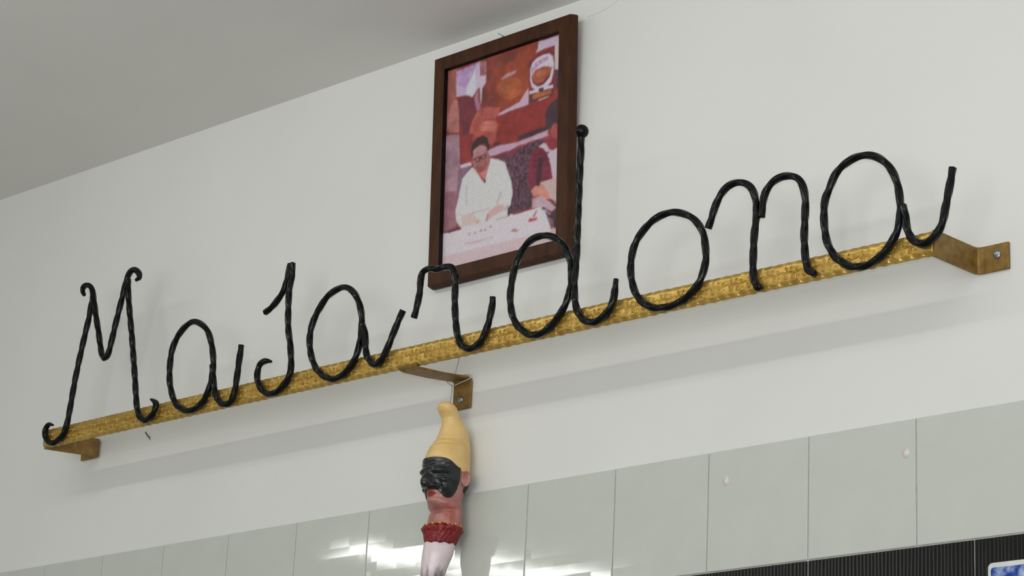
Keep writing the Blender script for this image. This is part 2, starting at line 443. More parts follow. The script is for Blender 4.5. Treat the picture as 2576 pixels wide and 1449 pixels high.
# letters
cc = 0.80
sq = []
for k_ in range(16):          # rounded square section
    t_ = 2*math.pi*(k_+0.5)/16
    c_, s_ = math.cos(t_), math.sin(t_)
    r_ = 1/(abs(c_)**6.5+abs(s_)**6.5)**(1/6.5)
    sq.append((r_*c_, r_*s_))
RB = 0.0054
TW = (math.pi/2)/0.036
def letter(rods, label, tips=None, y=None):
    V, Fc = [], []
    for n_, r in enumerate(rods):
        tp = (tips or {}).get(r, (0.95, 0.95))
        yy = YR - 0.0012*n_
        tube(V, Fc, P3(PATHS[r], yy), RB, prof=sq, twist=TW*(1 if n_ % 2 == 0 else 1), step=0.0026, tip=tp)
    o = mesh_obj('letter', V, Fc, M_iron, sign, smooth=False)
    for p in o.data.polygons: p.use_smooth = True
    o['label'] = label
    return o
letter(['m_stem_left', 'm_middle', 'm_stem_right'], 'twisted iron capital M with curled tips at the left end', {'m_stem_left': (0.35, 0.9), 'm_middle': (0.6, 0.6), 'm_stem_right': (0.9, 0.35)})
letter(['a_oval', 'a_tail'], 'twisted iron letter a beside the capital M')
letter(['j_stem', 'j_flag'], 'twisted iron letter J with a slanted flag and hooked foot', {'j_stem': (0.95, 0.35)})
letter(['a2_oval', 'a2_tail'], 'twisted iron letter a right of the J')
letter(['r'], 'twisted iron letter r with square shoulder and upturned foot')
d_let = letter(['d_oval', 'd_stem'], 'twisted iron letter d with tall stem topped by a ball', {'d_stem': (0.95, 0.7)})
bm = bmesh.new(); bmesh.ops.create_uvsphere(bm, u_segments=28, v_segments=18, radius=0.0123)
bm_obj('ball_finial', bm, M_iron, d_let, True, loc=tuple(Vector((1.1952, YR, 3.0982))-SO))
letter(['o'], 'twisted iron letter o standing on the band')
letter(['n_first', 'n_second'], 'twisted iron letter n with two arches')
letter(['a3_oval', 'a3_tail'], 'twisted iron letter a at the right end of the band')

# weld blobs where the bars meet the band: part of each joint, small
def ribbon(name, pts, z0f, z1f, th, m, parent):
    """flat bar bent in plan: pts (x,y) centre line, z range, thickness"""
    V, Fc = [], []
    n = len(pts)
    Pn = [Vector((a, b, 0)) for a, b in pts]
    for i, p in enumerate(Pn):
        t = ((Pn[i+1]-p).normalized() if i < n-1 else Vector((0, 0, 0))) + ((p-Pn[i-1]).normalized() if i > 0 else Vector((0, 0, 0)))
        t.normalize(); nr = Vector((-t.y, t.x, 0))
        for s in (-1, 1):
            for z in (z0f, z1f):
                q = p+nr*(s*th/2); V.append((q.x-SO.x, q.y-SO.y, z-SO.z))
    for i in range(n-1):
        a = i*4; b = a+4
        Fc += [(a, b, b+1, a+1), (a+2, a+3, b+3, b+2), (a, a+2, b+2, b), (a+1, b+1, b+3, a+3)]
    Fc += [(0, 1, 3, 2), ((n-1)*4, (n-1)*4+2, (n-1)*4+3, (n-1)*4+1)]
    me = bpy.data.meshes.new(name); me.from_pydata(V, [], Fc)
    bm = bmesh.new(); bm.from_mesh(me); bmesh.ops.recalc_face_normals(bm, faces=bm.faces)
    sharp = [e for e in bm.edges if len(e.link_faces) == 2 and e.calc_face_angle() > 1.2]
    bmesh.ops.bevel(bm, geom=sharp, offset=th*0.28, segments=2, profile=0.5, affect='EDGES')
    bm.to_mesh(me); bm.free(); me.materials.append(m)
    o = bpy.data.objects.new(name, me); COL.objects.link(o); o.parent = parent
    return o
def arc(cx, cy, r, a0, a1, n=6):
    return [(cx+r*math.cos(math.radians(a0+(a1-a0)*i/n)), cy+r*math.sin(math.radians(a0+(a1-a0)*i/n))) for i in range(n+1)]
# right bracket: arm goes back from the band end, then turns outwards along the wall
br_r = ribbon('bracket', [(1.9030, YS+0.002)]+[(1.9045, YS+0.007), (1.9060, -0.08), (1.9085, -0.04), (1.9105, -0.014)]+[(1.9122, -0.0075), (1.9165, -0.0042), (1.9235, -0.0030)]+[(1.9672, -0.0030)], 2.7290, 2.7722, 0.0055, M_bracket, sign)
# left bracket: arm slants back to the wall, foot turns away to the left
br_l = ribbon('bracket', [(-0.2990, YS+0.004), (-0.2950, YS+0.007), (-0.2760, -0.062), (-0.2560, -0.016), (-0.2530, -0.0075), (-0.2570, -0.0045), (-0.2650, -0.0030), (-0.3130, -0.0030)], 2.7375, 2.7772, 0.0055, M_bracket, sign)
# middle bracket: flat bar under the band, bent down into a wall plate
def mid_bracket():
    prof = [(-0.1170, 2.7415), (-0.1155, 2.7372), (-0.108, 2.7354), (-0.06, 2.7350), (-0.020, 2.7370), (-0.011, 2.7376), (-0.0052, 2.7350), (-0.0034, 2.7290), (-0.0032, 2.6805)]
    V, Fc = [], []; th = 0.006; n = len(prof)
    nw = 7
    for i, (y, z) in enumerate(prof):
        a = Vector(prof[max(0, i-1)]); b = Vector(prof[min(n-1, i+1)]); t = (b-a).normalized(); nr = Vector((-t.y, t.x))
        f = min(1, max(0, (y+0.115)/0.112))
        x0 = 0.771+(0.8030-0.771)*f; x1 = 0.816+(0.8475-0.816)*f
        for s in (-1, 1):
            for k in range(nw):
                u = k/(nw-1)
                rim = 0.0016*(abs(2*u-1)**6) if s > 0 or True else 0
                q = Vector((y, z))+nr*(s*th/2 + (-rim if s > 0 else 0))
                V.append((x0+(x1-x0)*u-SO.x, q.x-SO.y, q.y-SO.z))
    st = 2*nw
    for i in range(n-1):
        for k in range(nw-1):
            a = i*st+k
            Fc.append((a, a+1, a+st+1, a+st)); Fc.append((a+nw, a+nw+st, a+nw+st+1, a+nw+1))
        a = i*st
        Fc.append((a, a+st, a+st+nw, a+nw)); a += nw-1
        Fc.append((a, a+nw, a+st+nw, a+st))
    for i in (0, n-1):
        for k in range(nw-1):
            a = i*st+k; Fc.append((a, a+nw, a+nw+1, a+1))
    o = mesh_obj('bracket', V, Fc, M_bracket, sign)
    md = o.modifiers.new('bevel', 'BEVEL'); md.width = 0.0014; md.segments = 2; md.limit_method = 'ANGLE'
    return o
br_m = mid_bracket()
def screw(loc, r, parent, slot=False):
    bm = bmesh.new()
    prof = [(0, -0.0030), (0.45, -0.0030), (0.78, -0.0026), (0.95, -0.0016), (1.0, -0.0004), (1.0, 0.0006)]
    n = 24; rings = []
    for (f, y) in prof:
        if f == 0: rings.append([bm.verts.new((0, y, 0))])
        else: rings.append([bm.verts.new((f*r*math.cos(2*math.pi*k/n), y, f*r*math.sin(2*math.pi*k/n))) for k in range(n)])
    for k in range(n): bm.faces.new((rings[0][0], rings[1][k], rings[1][(k+1) % n]))
    for a, b in zip(rings[1:], rings[2:]):
        for k in range(n): bm.faces.new((a[k], b[k], b[(k+1) % n], a[(k+1) % n]))
    # cross recess bars sunk dark look: two small grooves cut as raised lips
    o = bm_obj('screw', bm, M_steel, parent, True, loc=tuple(Vector(loc)-SO))
    return o
screw((1.9478, -0.0060, 2.7540), 0.0068, br_r)
screw((0.8235, -0.0065, 2.6985), 0.0062, br_m)
screw((-0.2880, -0.0060, 2.7570), 0.0062, br_l)

# ------------------------------------------------------------------ framed photograph
M_wood = mat('dark_wood', (72, 42, 26), 0.5, spec=0.22)
noise_color(M_wood, (50, 25, 10), (74, 40, 17), 60, 5, 0.3, 0.7, mapping=(1, 1, 0.25))
noise_bump(M_wood, 180, 0.12, 0.001, 4)
M_sight = mat('black_sight_edge', (10, 9, 8), 0.5, spec=0.2)
noise_color(M_sight, (6, 5, 5), (16, 13, 12), 80)
FX0, FX1, FH = 0.7309, 1.0832, 0.4618
FW = FX1-FX0
frame = empty('picture_frame', ((FX0+FX1)/2, 0.0, 2.9275))
tag(frame, 'dark wooden frame with a reddish photograph of cooks, hung above the brass band', 'picture frame')
TILT = math.atan(0.0420)
FD = 0.0205
def fr(u, v, w):   # u across, v up, w out of the wall, local frame of the tilted picture
    return Vector((u-FW/2, -w, v))
frame.rotation_euler = (TILT, 0, 0)
frame.location = ((FX0+FX1)/2, -0.0015, 2.9275)
# rail profile: distance from outer edge -> height w (out)
prof = [(0.0, 0.0), (0.0, 0.0058), (0.0005, 0.0066), (0.0005, 0.0098), (0.0012, 0.0106), (0.0012, 0.0140), (0.0020, 0.0150), (0.0022, 0.0188), (0.0034, 0.0205), (0.0282, 0.0205), (0.0290, 0.0200)]
sight = [(0.0290, 0.0200), (0.0293, 0.0195), (0.0294, 0.0096), (0.0294, 0.0060), (0.0270, 0.0060)]
def rail(name, pr, m, side):
    V, Fc = [], []
    for end in (0, 1):
        for d, w in pr:
            if side == 'bottom': p = fr(d if end == 0 else FW-d, d, w)
            if side == 'top': p = fr(d if end == 0 else FW-d, FH-d, w)
            if side == 'left': p = fr(d, d if end == 0 else FH-d, w)
            if side == 'right': p = fr(FW-d, d if end == 0 else FH-d, w)
            V.append(p)
    n = len(pr)
    for i in range(n-1): Fc.append((i, i+1, n+i+1, n+i))
    if name == 'rail': Fc.append((n-1, 0, n, 2*n-1))
    return mesh_obj(name, V, Fc, m, frame)
for s in ('bottom', 'top', 'left', 'right'):
    r_ = rail('rail', prof, M_wood, s)
    i_ = rail('sight_edge', sight, M_sight, s); i_.parent = r_
bb = box_bm(-FW/2+0.004, FW/2-0.004, -0.0045, 0.0, 0.004, FH-0.004)
bm_obj('backing_board', bb, mat('backing_card', (120, 96, 70), 0.9), frame)

# the photograph itself: a flat print, painted in print coordinates
NU, NV = 210, 284
PU0, PU1, PV0, PV1 = 0.0293, FW-0.0293, 0.0293, FH-0.0293
# homography: photo pixel quad of the print -> unit square
quad = [(1127.6, 181.0), (1405.8, 87.8), (1395.6, 584.5), (1108.0, 666.0)]
dst = [(0.003, 0.993), (0.973, 0.993), (0.973, 0.022), (0.003, 0.022)]
A = []; bvec = []
for (x, y), (u, v) in zip(quad, dst):
    A.append([x, y, 1, 0, 0, 0, -u*x, -u*y]); bvec.append(u)
    A.append([0, 0, 0, x, y, 1, -v*x, -v*y]); bvec.append(v)
Hm = np.append(np.linalg.solve(np.array(A, float), np.array(bvec, float)), 1).reshape(3, 3)
SS = 2
gu, gv = np.meshgrid((np.arange(NU*SS)+0.5)/(NU*SS), (np.arange(NV*SS)+0.5)/(NV*SS))
img = np.zeros((NV*SS, NU*SS, 3)); img[:] = (150, 62, 58)
def paint(pts, ox, oy, s, col, noise=0.0, blotch=None):
    P = np.array([[ox+x/s, oy+y/s, 1.0] for x, y in pts]) @ Hm.T
    P = P[:, :2]/P[:, 2:]
    ins = np.zeros(gu.shape, bool); n = len(P)
    for i in range(n):
        x1, y1 = P[i]; x2, y2 = P[(i+1) % n]
        if y1 == y2: continue
        c = ((y1 > gv) != (y2 > gv)) & (gu < (x2-x1)*(gv-y1)/(y2-y1)+x1)
        ins ^= c
    img[ins] = col
    if noise:
        k = ins.sum(); img[ins] *= (1+noise*RNG.standard_normal((k, 1)))
    if blotch is not None:
        bl = RNG.random((NV*SS//5+1, NU*SS//4+1)); bl = np.kron(bl, np.ones((5, 4)))[:NV*SS, :NU*SS]
        mk = ins & (bl > 0.68); img[mk] = img[mk]*0.45+np.array(blotch)*0.55
        mk = ins & (bl < 0.25); img[mk] *= 0.72
def p1(c, *pts, **k): paint(pts, 1080, 60, 5.365, c, **k)
def p2(c, *pts, **k): paint(pts, 1250, 60, 5.367, c, **k)
def p3(c, *pts, **k): paint(pts, 1090, 310, 5.365, c, **k)
def p4(c, *pts, **k): paint(pts, 1260, 310, 5.365, c, **k)
def p5(c, *pts, **k): paint(pts, 1060, 480, 5.5725, c, **k)
def ell(cx, cy, rx, ry, rot=0, n=28):
    return [(cx+rx*math.cos(t)*math.cos(rot)-ry*math.sin(t)*math.sin(rot), cy+rx*math.cos(t)*math.sin(rot)+ry*math.sin(t)*math.cos(rot)) for t in [2*math.pi*i/n for i in range(n)]]
p1((160, 88, 78), (240, 640), (380, 600), (360, 980), (385, 1100), (405, 1449), (200, 1449))
p1((185, 110, 105), (330, 1010), (375, 1020), (400, 1200), (395, 1449), (230, 1449), (250, 1200))
p1((192, 166, 206), (365, 640), (690, 510), (690, 820), (600, 950), (565, 990), (530, 950), (362, 978))
p1((176, 140, 190), (365, 640), (640, 535), (560, 720), (480, 860), (365, 800))
p1((205, 203, 214), (500, 870), (625, 590), (640, 850), (565, 992), (500, 955))
p1((122, 50, 58), (380, 990), (530, 955), (610, 1000), (660, 1170), (580, 1300), (520, 1460), (400, 1460), (400, 1130))
p1((140, 62, 52), (690, 480), (1080, 380), (1080, 1150), (900, 1120), (720, 1080), (700, 900), (760, 760))
p2((160, 68, 46), (-30, 440), (545, 240), (560, 300), (510, 390), (440, 500), (435, 800), (400, 900), (300, 1020), (140, 1115), (0, 1140))
p2((132, 62, 48), (-30, 450), (300, 330), (260, 470), (60, 560), (-30, 620))
p2((180, 86, 52), *ell(170, 850, 170, 150, -0.5))
p2((192, 104, 62), *ell(120, 870, 70, 60, -0.5))
p2((190, 140, 150), (45, 735), (120, 670), (200, 635), (262, 612), (250, 655), (180, 700), (60, 745))
p1((172, 110, 142), (600, 1000), (650, 870), (690, 1130), (640, 1165))
p1((150, 72, 50), (655, 880), (690, 900), (690, 1060), (665, 1040))
for dx in (0, 30, 58, 80):
    p1((205, 175, 200), (675+dx, 500), (685+dx, 500), (688+dx, 720), (678+dx, 720))
p1((205, 180, 208), (640, 520), (665, 520), (680, 700), (765, 690), (762, 790), (715, 855), (702, 1060), (688, 1060), (680, 860), (645, 790))
p2((202, 178, 204), (555, 240), (845, 150), (830, 600), (770, 620), (768, 290), (640, 330), (515, 395), (545, 330))
p2((205, 188, 190), (775, 260), (845, 240), (830, 590), (765, 600))
p2((132, 50, 54), (430, 505), (580, 390), (770, 288), (768, 780), (755, 940), (420, 1050))
p2((206, 194, 212), (442, 600), (470, 520), (530, 455), (620, 408), (700, 392), (745, 425), (762, 520), (752, 650), (724, 760), (650, 850), (540, 885), (465, 840), (440, 740))
p2((186, 132, 172), (500, 525), (590, 470), (680, 425), (690, 465), (600, 520), (520, 575))
p2((206, 194, 212), (530, 520), (560, 505), (565, 530), (535, 545)); p2((206, 194, 212), (600, 480), (620, 470), (622, 495), (604, 505))
p2((190, 150, 196), (450, 580), (500, 560), (540, 580), (470, 660), (448, 660))
p2((110, 46, 50), (455, 690), (480, 790), (540, 830), (620, 800), (700, 700), (735, 560), (700, 600), (600, 740), (500, 770))
p2((176, 84, 58), (462, 690), (520, 610), (620, 562), (700, 562), (724, 590), (690, 680), (620, 760), (540, 790), (490, 770))
p2((194, 110, 74), *ell(590, 660, 70, 45, -0.5))
p2((205, 190, 210), (430, 885), (560, 860), (750, 795), (750, 840), (430, 935))
p2((120, 52, 60), (430, 860), (470, 850), (480, 875), (430, 890))
p2((100, 50, 52), (425, 940), (755, 850), (740, 945), (420, 1055))
p2((190, 102, 52), (470, 935), (720, 862), (720, 915), (480, 1000))
p2((196, 170, 186), (545, 1000), (690, 942), (692, 962), (552, 1020))
p2((70, 50, 72), (555, 852), (620, 838), (620, 882), (560, 895))
p2((84, 56, 78), (770, 605), (830, 600), (820, 880), (790, 800))
p2((200, 165, 192), (15, 1190), (300, 1030), (422, 840), (422, 1065), (180, 1150), (15, 1225))
p2((152, 48, 46), (-40, 1240), (420, 1075), (830, 900), (830, 1010), (690, 1100), (650, 1250), (665, 1360), (350, 1460), (-40, 1460))
p4((146, 46, 42), (-200, -40), (640, -40), (620, 55), (230, 195), (0, 262), (-220, 330))
p3((142, 46, 46), (345, -20), (580, -20), (520, 200), (500, 490), (350, 525))
p3((110, 48, 56), (380, -20), (505, -20), (470, 130), (390, 140))
p4((74, 46, 50), (220, 185), (240, 130), (560, 20), (640, 10), (600, 75), (230, 200))
p4((192, 152, 182), (-60, 275), (0, 260), (220, 222), (622, 48), (622, 132), (250, 255), (100, 335), (-160, 420), (-190, 340))
p3((80, 45, 50), (800, 245), (880, 225), (900, 260), (810, 275))
p1((184, 84, 76), (640, 1170), (720, 1120), (800, 1098), (955, 1110), (935, 1200), (880, 1260), (925, 1330), (900, 1460), (530, 1460), (570, 1300))
p1((200, 110, 104), (700, 1300), (860, 1300), (910, 1350), (890, 1400), (700, 1420))
p1((150, 60, 58), (740, 1260), (880, 1255), (880, 1272), (740, 1280))
p3((182, 78, 68), (500, -10), (872, -10), (845, 100), (835, 200), (790, 265), (740, 250), (680, 140), (560, 170))
p3((196, 104, 92), (600, 0), (850, 0), (820, 90), (640, 80))
p3((168, 126, 142), (160, 140), (345, 135), (352, 600), (330, 900), (300, 1000), (140, 1000), (150, 600), noise=0.04)
p3((140, 60, 62), (160, 60), (215, 130), (200, 150), (150, 150))
p3((152, 98, 112), (140, 900), (330, 880), (290, 1150), (300, 1355), (120, 1445), noise=0.05)
p3((206, 186, 206), (350, 540), (500, 493), (512, 540), (360, 582))
p3((132, 98, 118), (350, 585), (510, 540), (500, 610), (380, 730), (330, 950), (300, 1010), (325, 620), noise=0.05)
p4((84, 52, 68), (-240, 470), (0, 378), (230, 298), (500, 180), (610, 195), (500, 285), (430, 350), (400, 700), (400, 1080), (130, 1172), (40, 1200), (130, 1000), (150, 850), (60, 550), (0, 480), (-100, 430), noise=0.12, blotch=(150, 95, 125))
p4((120, 50, 62), (-240, 470), (0, 378), (230, 298), (180, 380), (0, 440), (-100, 430), noise=0.1)
# cook in white coat
p3((206, 204, 206), (520, 560), (440, 640), (380, 720), (350, 850), (320, 1000), (280, 1150), (290, 1280), (330, 1350), (370, 1385), (700, 1285), (990, 1200), (990, 1100), (1030, 1060), (1060, 900), (1045, 740), (1000, 620), (960, 490), (880, 455), (760, 435), (700, 600), (690, 775), (640, 720), (560, 600))
p3((190, 176, 182), (885, 880), (915, 905), (850, 1045), (835, 1035))
p3((188, 172, 178), (430, 800), (445, 800), (440, 1090), (428, 1090))
p3((194, 172, 172), (430, 1195), (745, 1098), (745, 1112), (430, 1210))
p3((190, 168, 176), (985, 1050), (1030, 1065), (960, 1130), (940, 1110))
p3((206, 166, 166), (720, 1160), (860, 1050), (940, 1050), (940, 1130), (800, 1200), (712, 1282), (690, 1262))
p3((184, 128, 132), (715, 1180), (735, 1180), (712, 1282), (695, 1268))
p3((208, 184, 180), (360, 1210), (520, 1182), (615, 1282), (560, 1315), (370, 1365))
p3((192, 150, 148), (560, 1270), (615, 1282), (590, 1312), (555, 1300))
p3((188, 108, 106), (522, 330), (620, 268), (700, 285), (735, 380), (762, 470), (722, 600), (690, 735), (640, 685), (580, 612), (540, 562), (516, 480))
p3((202, 140, 144), (530, 335), (640, 268), (712, 290), (712, 372), (540, 440))
p3((150, 74, 76), (560, 540), (700, 480), (720, 520), (690, 600), (620, 640), (575, 600))
p3((170, 100, 100), (560, 500), (620, 470), (680, 470), (690, 530), (600, 560))
p3((66, 40, 46), (505, 335), (520, 250), (590, 172), (660, 138), (722, 170), (752, 285), (738, 345), (715, 300), (680, 248), (620, 265), (560, 312), (530, 340), (522, 440), (505, 420))
p3((96, 44, 54), (545, 450), (622, 420), (700, 378), (702, 400), (695, 442), (645, 462), (630, 440), (615, 488), (562, 498))
p3((190, 120, 124), (562, 455), (608, 437), (604, 475), (570, 485)); p3((190, 120, 124), (645, 412), (690, 393), (685, 432), (650, 447))
p3((80, 44, 52), (518, 455), (550, 445), (552, 458), (522, 468))
p3((146, 66, 70), (590, 605), (650, 590), (642, 622), (602, 632))
p3((60, 48, 68), (665, 742), (700, 728), (692, 772))
# second man, plaid sleeve and apron
p4((200, 178, 196), (495, 272), (560, 222), (600, 238), (640, 310), (680, 322), (760, 270), (760, 760), (660, 760), (650, 500), (610, 370))
p4((128, 36, 60), (405, 350), (490, 280), (560, 300), (610, 370), (650, 500), (682, 692), (560, 732), (500, 800), (390, 850), (345, 700), (372, 500), noise=0.14)
for q_ in range(5):
    p4((92, 30, 52), (425+q_*2, 380+q_*80), (640, 340+q_*85), (642, 352+q_*85), (425, 394+q_*80))
p4((72, 34, 50), (500, 420), (560, 420), (540, 560), (515, 795), (450, 795), (470, 600))
p4((142, 40, 56), (590, 195), (640, 150), (760, 170), (745, 282), (672, 322), (620, 250))
p4((168, 72, 70), (655, 40), (690, -30), (780, -30), (780, 165), (680, 150))
p2((72, 48, 58), (850, 940), (730, 1030), (670, 1100), (636, 1200), (652, 1380), (710, 1385), (750, 1310), (850, 1290))
p4((200, 168, 170), (515, 742), (682, 690), (760, 690), (760, 1060), (700, 985), (640, 950), (540, 900), (510, 800))
p4((206, 130, 112), (388, 860), (450, 790), (520, 790), (540, 740), (580, 830), (625, 870), (642, 960), (560, 965), (520, 915), (430, 935))
p4((190, 158, 170), (400, 1090), (410, 965), (520, 920), (620, 990), (700, 1010), (740, 1090), (660, 1125), (540, 1075))
p4((70, 48, 64), (655, 968), (725, 1050), (718, 1064), (640, 985))
# table
p5((210, 200, 210), (280, 565), (520, 510), (560, 480), (920, 380), (1215, 300), (1240, 262), (1275, 282), (1660, 160), (1730, 240), (1795, 455), (1900, 450), (1900, 640), (1400, 800), (270, 1060))
p5((208, 182, 190), (270, 895), (800, 745), (1800, 485), (1900, 450), (1900, 640), (1400, 800), (270, 1060))
p5((196, 70, 82), (1480, 372), (1500, 322), (1555, 330), (1602, 300), (1602, 342), (1500, 374))
p5((126, 78, 108), (1545, 305), (1595, 208), (1606, 218), (1560, 312))
p5((200, 140, 142), (1228, 512), (1280, 465), (1362, 500), (1290, 518))
for cx, cy in ((655, 560), (740, 545), (820, 510), (880, 500), (955, 455)):
    p5((186, 132, 136), *ell(cx, cy, 18, 13, -0.3, 10))
p5((206, 166, 178), (590, 682), (700, 672), (985, 585), (985, 598), (700, 698), (600, 706))
p4((138, 92, 108), (600, 1190), (690, 1190), (740, 1360), (655, 1345))
p4((66, 46, 62), (525, 1085), (560, 1068), (660, 1150), (720, 1080), (780, 1075), (780, 1370), (690, 1330), (690, 1235), (610, 1195), (570, 1112))
p4((204, 164, 172), (560, 1108), (580, 1096), (652, 1160), (640, 1176))
p4((206, 168, 166), (655, 1350), (715, 1340), (725, 1449), (640, 1449))
p3((84, 48, 68), (120, 1445), (330, 1368), (362, 1377), (200, 1445))
img = img.reshape(NV, SS, NU, SS, 3).mean((1, 3))
def blur(a, k):
    for _ in range(k):
        p = np.pad(a, ((1, 1), (1, 1), (0, 0)), mode='edge')
        a = (p[:-2, 1:-1]+p[2:, 1:-1]+p[1:-1, :-2]+p[1:-1, 2:]+2*p[1:-1, 1:-1])/6
    return a
def soft_noise(c):
    g_ = RNG.standard_normal((NV//c+3, NU//c+3, 1)); g_ = np.kron(g_, np.ones((c, c, 1)))[:NV, :NU]
    return blur(g_, c*c)
img = blur(img, 2)
img = img*(1+0.10*soft_noise(9)*(img.mean(2, keepdims=True) < 170)+0.07*soft_noise(4)*(img.mean(2, keepdims=True) < 175))
gm = img.mean(2, keepdims=True); img = gm+(img-gm)*0.86
img *= (1+0.03*RNG.standard_normal((NV, NU, 1)))
img = np.clip(img, 0, 255)/255
lin_img = np.where(img <= 0.04045, img/12.92, ((img+0.055)/1.055)**2.4)
lin_img = np.clip(lin_img*1.0, 0, 0.92)
def make_print():
    V = []; Fc = []; w = 0.0096
    for j in range(NV):
        for i in range(NU):
            V.append(fr(PU0+(PU1-PU0)*i/(NU-1), PV0+(PV1-PV0)*j/(NV-1), w))
    for j in range(NV-1):
        for i in range(NU-1):
            a = j*NU+i; Fc.append((a, a+1, a+NU+1, a+NU))
    me = bpy.data.meshes.new('photograph'); me.from_pydata([tuple(v) for v in V], [], Fc)
    ca = me.color_attributes.new('print', 'FLOAT_COLOR', 'POINT')
    buf = np.ones((NU*NV, 4)); buf[:, :3] = lin_img.reshape(-1, 3)
    ca.data.foreach_set('color', buf.ravel())
    m = mat('photo_print', (200, 200, 200), 0.45, spec=0.3)
    at = N(m, 'ShaderNodeVertexColor'); at.layer_name = 'print'
    LK(m, at.outputs['Color'], BSDF(m).inputs['Base Color'])
    me.materials.append(m)
    o = bpy.data.objects.new('photograph', me); COL.objects.link(o); o.parent = frame
    return o
photo = make_print()
tag(photo, 'faded reddish photograph of a cook in white coat kneading at a table')

# ------------------------------------------------------------------ nails and bits on the wall
M_nail = mat('dull_nail', (108, 100, 84), 0.5, metal=0.4); noise_color(M_nail, (90, 82, 68), (128, 118, 100), 300)
V, Fc = [], []
tube(V, Fc, [(0.884, 0.004, 3.402), (0.8815, -0.004, 3.4070), (0.878, -0.009, 3.4100), (0.8735, -0.014, 3.4130)], 0.0006, sides=6, step=0.002)
tube(V, Fc, [(0.8805, -0.006, 3.4080), (0.8785, -0.008, 3.4070), (0.8780, -0.009, 3.4040)], 0.0004, sides=5, step=0.002)
tag(mesh_obj('wire_hook', V, Fc, M_nail, None, True), 'thin bent wire hook on the wall above the picture frame', 'hook')
V, Fc = [], []
tube(V, Fc, [(-0.0870, 0.004, 2.7570), (-0.0880, -0.004, 2.7600), (-0.0905, -0.011, 2.7685)], 0.0016, sides=8, step=0.002)
tube(V, Fc, [(-0.0875, -0.003, 2.7590), (-0.0850, -0.003, 2.7545), (-0.0835, -0.001, 2.7530)], 0.0006, sides=5, step=0.002)
tag(mesh_obj('nail_stub', V, Fc, M_nail, None, True), 'short bent nail stub in the wall under the capital M', 'nail')
M_pad = mat('pale_adhesive', (214, 208, 204), 0.55); noise_color(M_pad, (204, 196, 190), (224, 218, 214), 220)
def pad(loc, r, label, drop):
    bm = bmesh.new(); n = 22
    c = bm.verts.new((0, -0.0016, 0)); a = []; b = []
    for k in range(n):
        t = 2*math.pi*k/n
        rr = r*(1+(0.06*math.sin(3*t) if drop else 0)+(0.35*max(0, math.sin(t))**6 if drop else 0))
        a.append(bm.verts.new((0.8*rr*math.cos(t)*0.9, -0.0013, rr*math.sin(t)*0.9))); b.append(bm.verts.new((0.8*rr*math.cos(t), 0.0004, rr*math.sin(t))))
    for k in range(n):
        bm.faces.new((c, a[(k+1) % n], a[k])); bm.faces.new((a[k], a[(k+1) % n], b[(k+1) % n], b[k]))
    o = bm_obj('adhesive_pad', bm, M_pad, None, True, loc=loc)
    return tag(o, label, 'adhesive pad', 'adhesive pads on the white tiles')
pad((1.4366, -0.0052, 2.4670), 0.0078, 'small yellowish drop-shaped glue pad on a white tile, left one', True)
pad((1.7822, -0.0052, 2.4665), 0.0083, 'small round pale glue pad on a white tile near its right joint', False)

# ------------------------------------------------------------------ blue and white ceramic plaque at the lower right
M_rim = mat('plaque_white_glaze', (214, 220, 214), 0.15); noise_color(M_rim, (208, 214, 208), (220, 226, 220), 30)
M_blue = mat('plaque_blue_glaze', (60, 100, 170), 0.15); noise_color(M_blue, (26, 62, 150), (176, 196, 226), 70, 5, 0.38, 0.72)
plq = empty('ceramic_plaque', (2.085, -0.006, 2.18))
tag(plq, 'white-rimmed ceramic plaque glazed in mottled blue on the black tiles at lower right', 'plaque')
def plate(hw, hh, y0, y1, r, name, m):
    bm = bmesh.new(); ring0 = []; ring1 = []
    pts = []
    for (sx, sz, a0) in ((1, 1, 0), (-1, 1, 90), (-1, -1, 180), (1, -1, 270)):
        for i in range(7):
            a = math.radians(a0+90*i/6); pts.append((sx*(hw-r)+r*math.cos(a), sz*(hh-r)+r*math.sin(a)))
    R1 = [bm.verts.new((x, y1, z)) for x, z in pts]
    R2 = [bm.verts.new((x*0.985, y0+0.0012 if y0 < y1 else y0, z*0.985)) for x, z in pts]
    R3 = [bm.verts.new((x*0.965, y0, z*0.965)) for x, z in pts]
    n = len(pts)
    for A_, B_ in ((R1, R2), (R2, R3)):
        for k in range(n): bm.faces.new((A_[k], A_[(k+1) % n], B_[(k+1) % n], B_[k]))
    bm.faces.new(R3); bm.faces.new(R1[::-1])
    return bm_obj(name, bm, m, plq, False)
plate(0.158, 0.100, -0.0110, 0.0008, 0.008, 'rim', M_rim)
plate(0.1525, 0.0925, -0.0122, -0.0104, 0.004, 'painted_panel', M_blue)

# ------------------------------------------------------------------ hanging horn charm with masked head
K = 0.000279          # metres per study pixel
HX, HY, HZ = 0.8410, -0.0495, 2.5459    # axis of the head at study row 800
charm = empty('horn_charm', (HX, HY, HZ))
tag(charm, 'painted ceramic horn charm with masked head and yellow cap, hanging from the middle bracket', 'charm')
def cell(x, f, v): return Vector((x*K, -f*K, (800-v)*K/0.972))
M_cap = mat('cap_yellow', (226, 186, 112), 0.3); noise_color(M_cap, (214, 178, 110), (228, 194, 130), 30, 3); noise_bump(M_cap, 90, 0.08, 0.002)
M_skin = mat('painted_skin', (176, 110, 96), 0.28); noise_color(M_skin, (162, 88, 78), (182, 138, 128), 26, 3, 0.35, 0.65)
M_mask = mat('mask_black', (11, 16, 18), 0.22, spec=0.6); noise_bump(M_mask, 120, 0.15, 0.002, 3)
noise_color(M_mask, (8, 11, 13), (18, 26, 28), 60)
M_lip = mat('lip_red', (150, 50, 40), 0.3); noise_color(M_lip, (140, 44, 36), (162, 62, 48), 80)
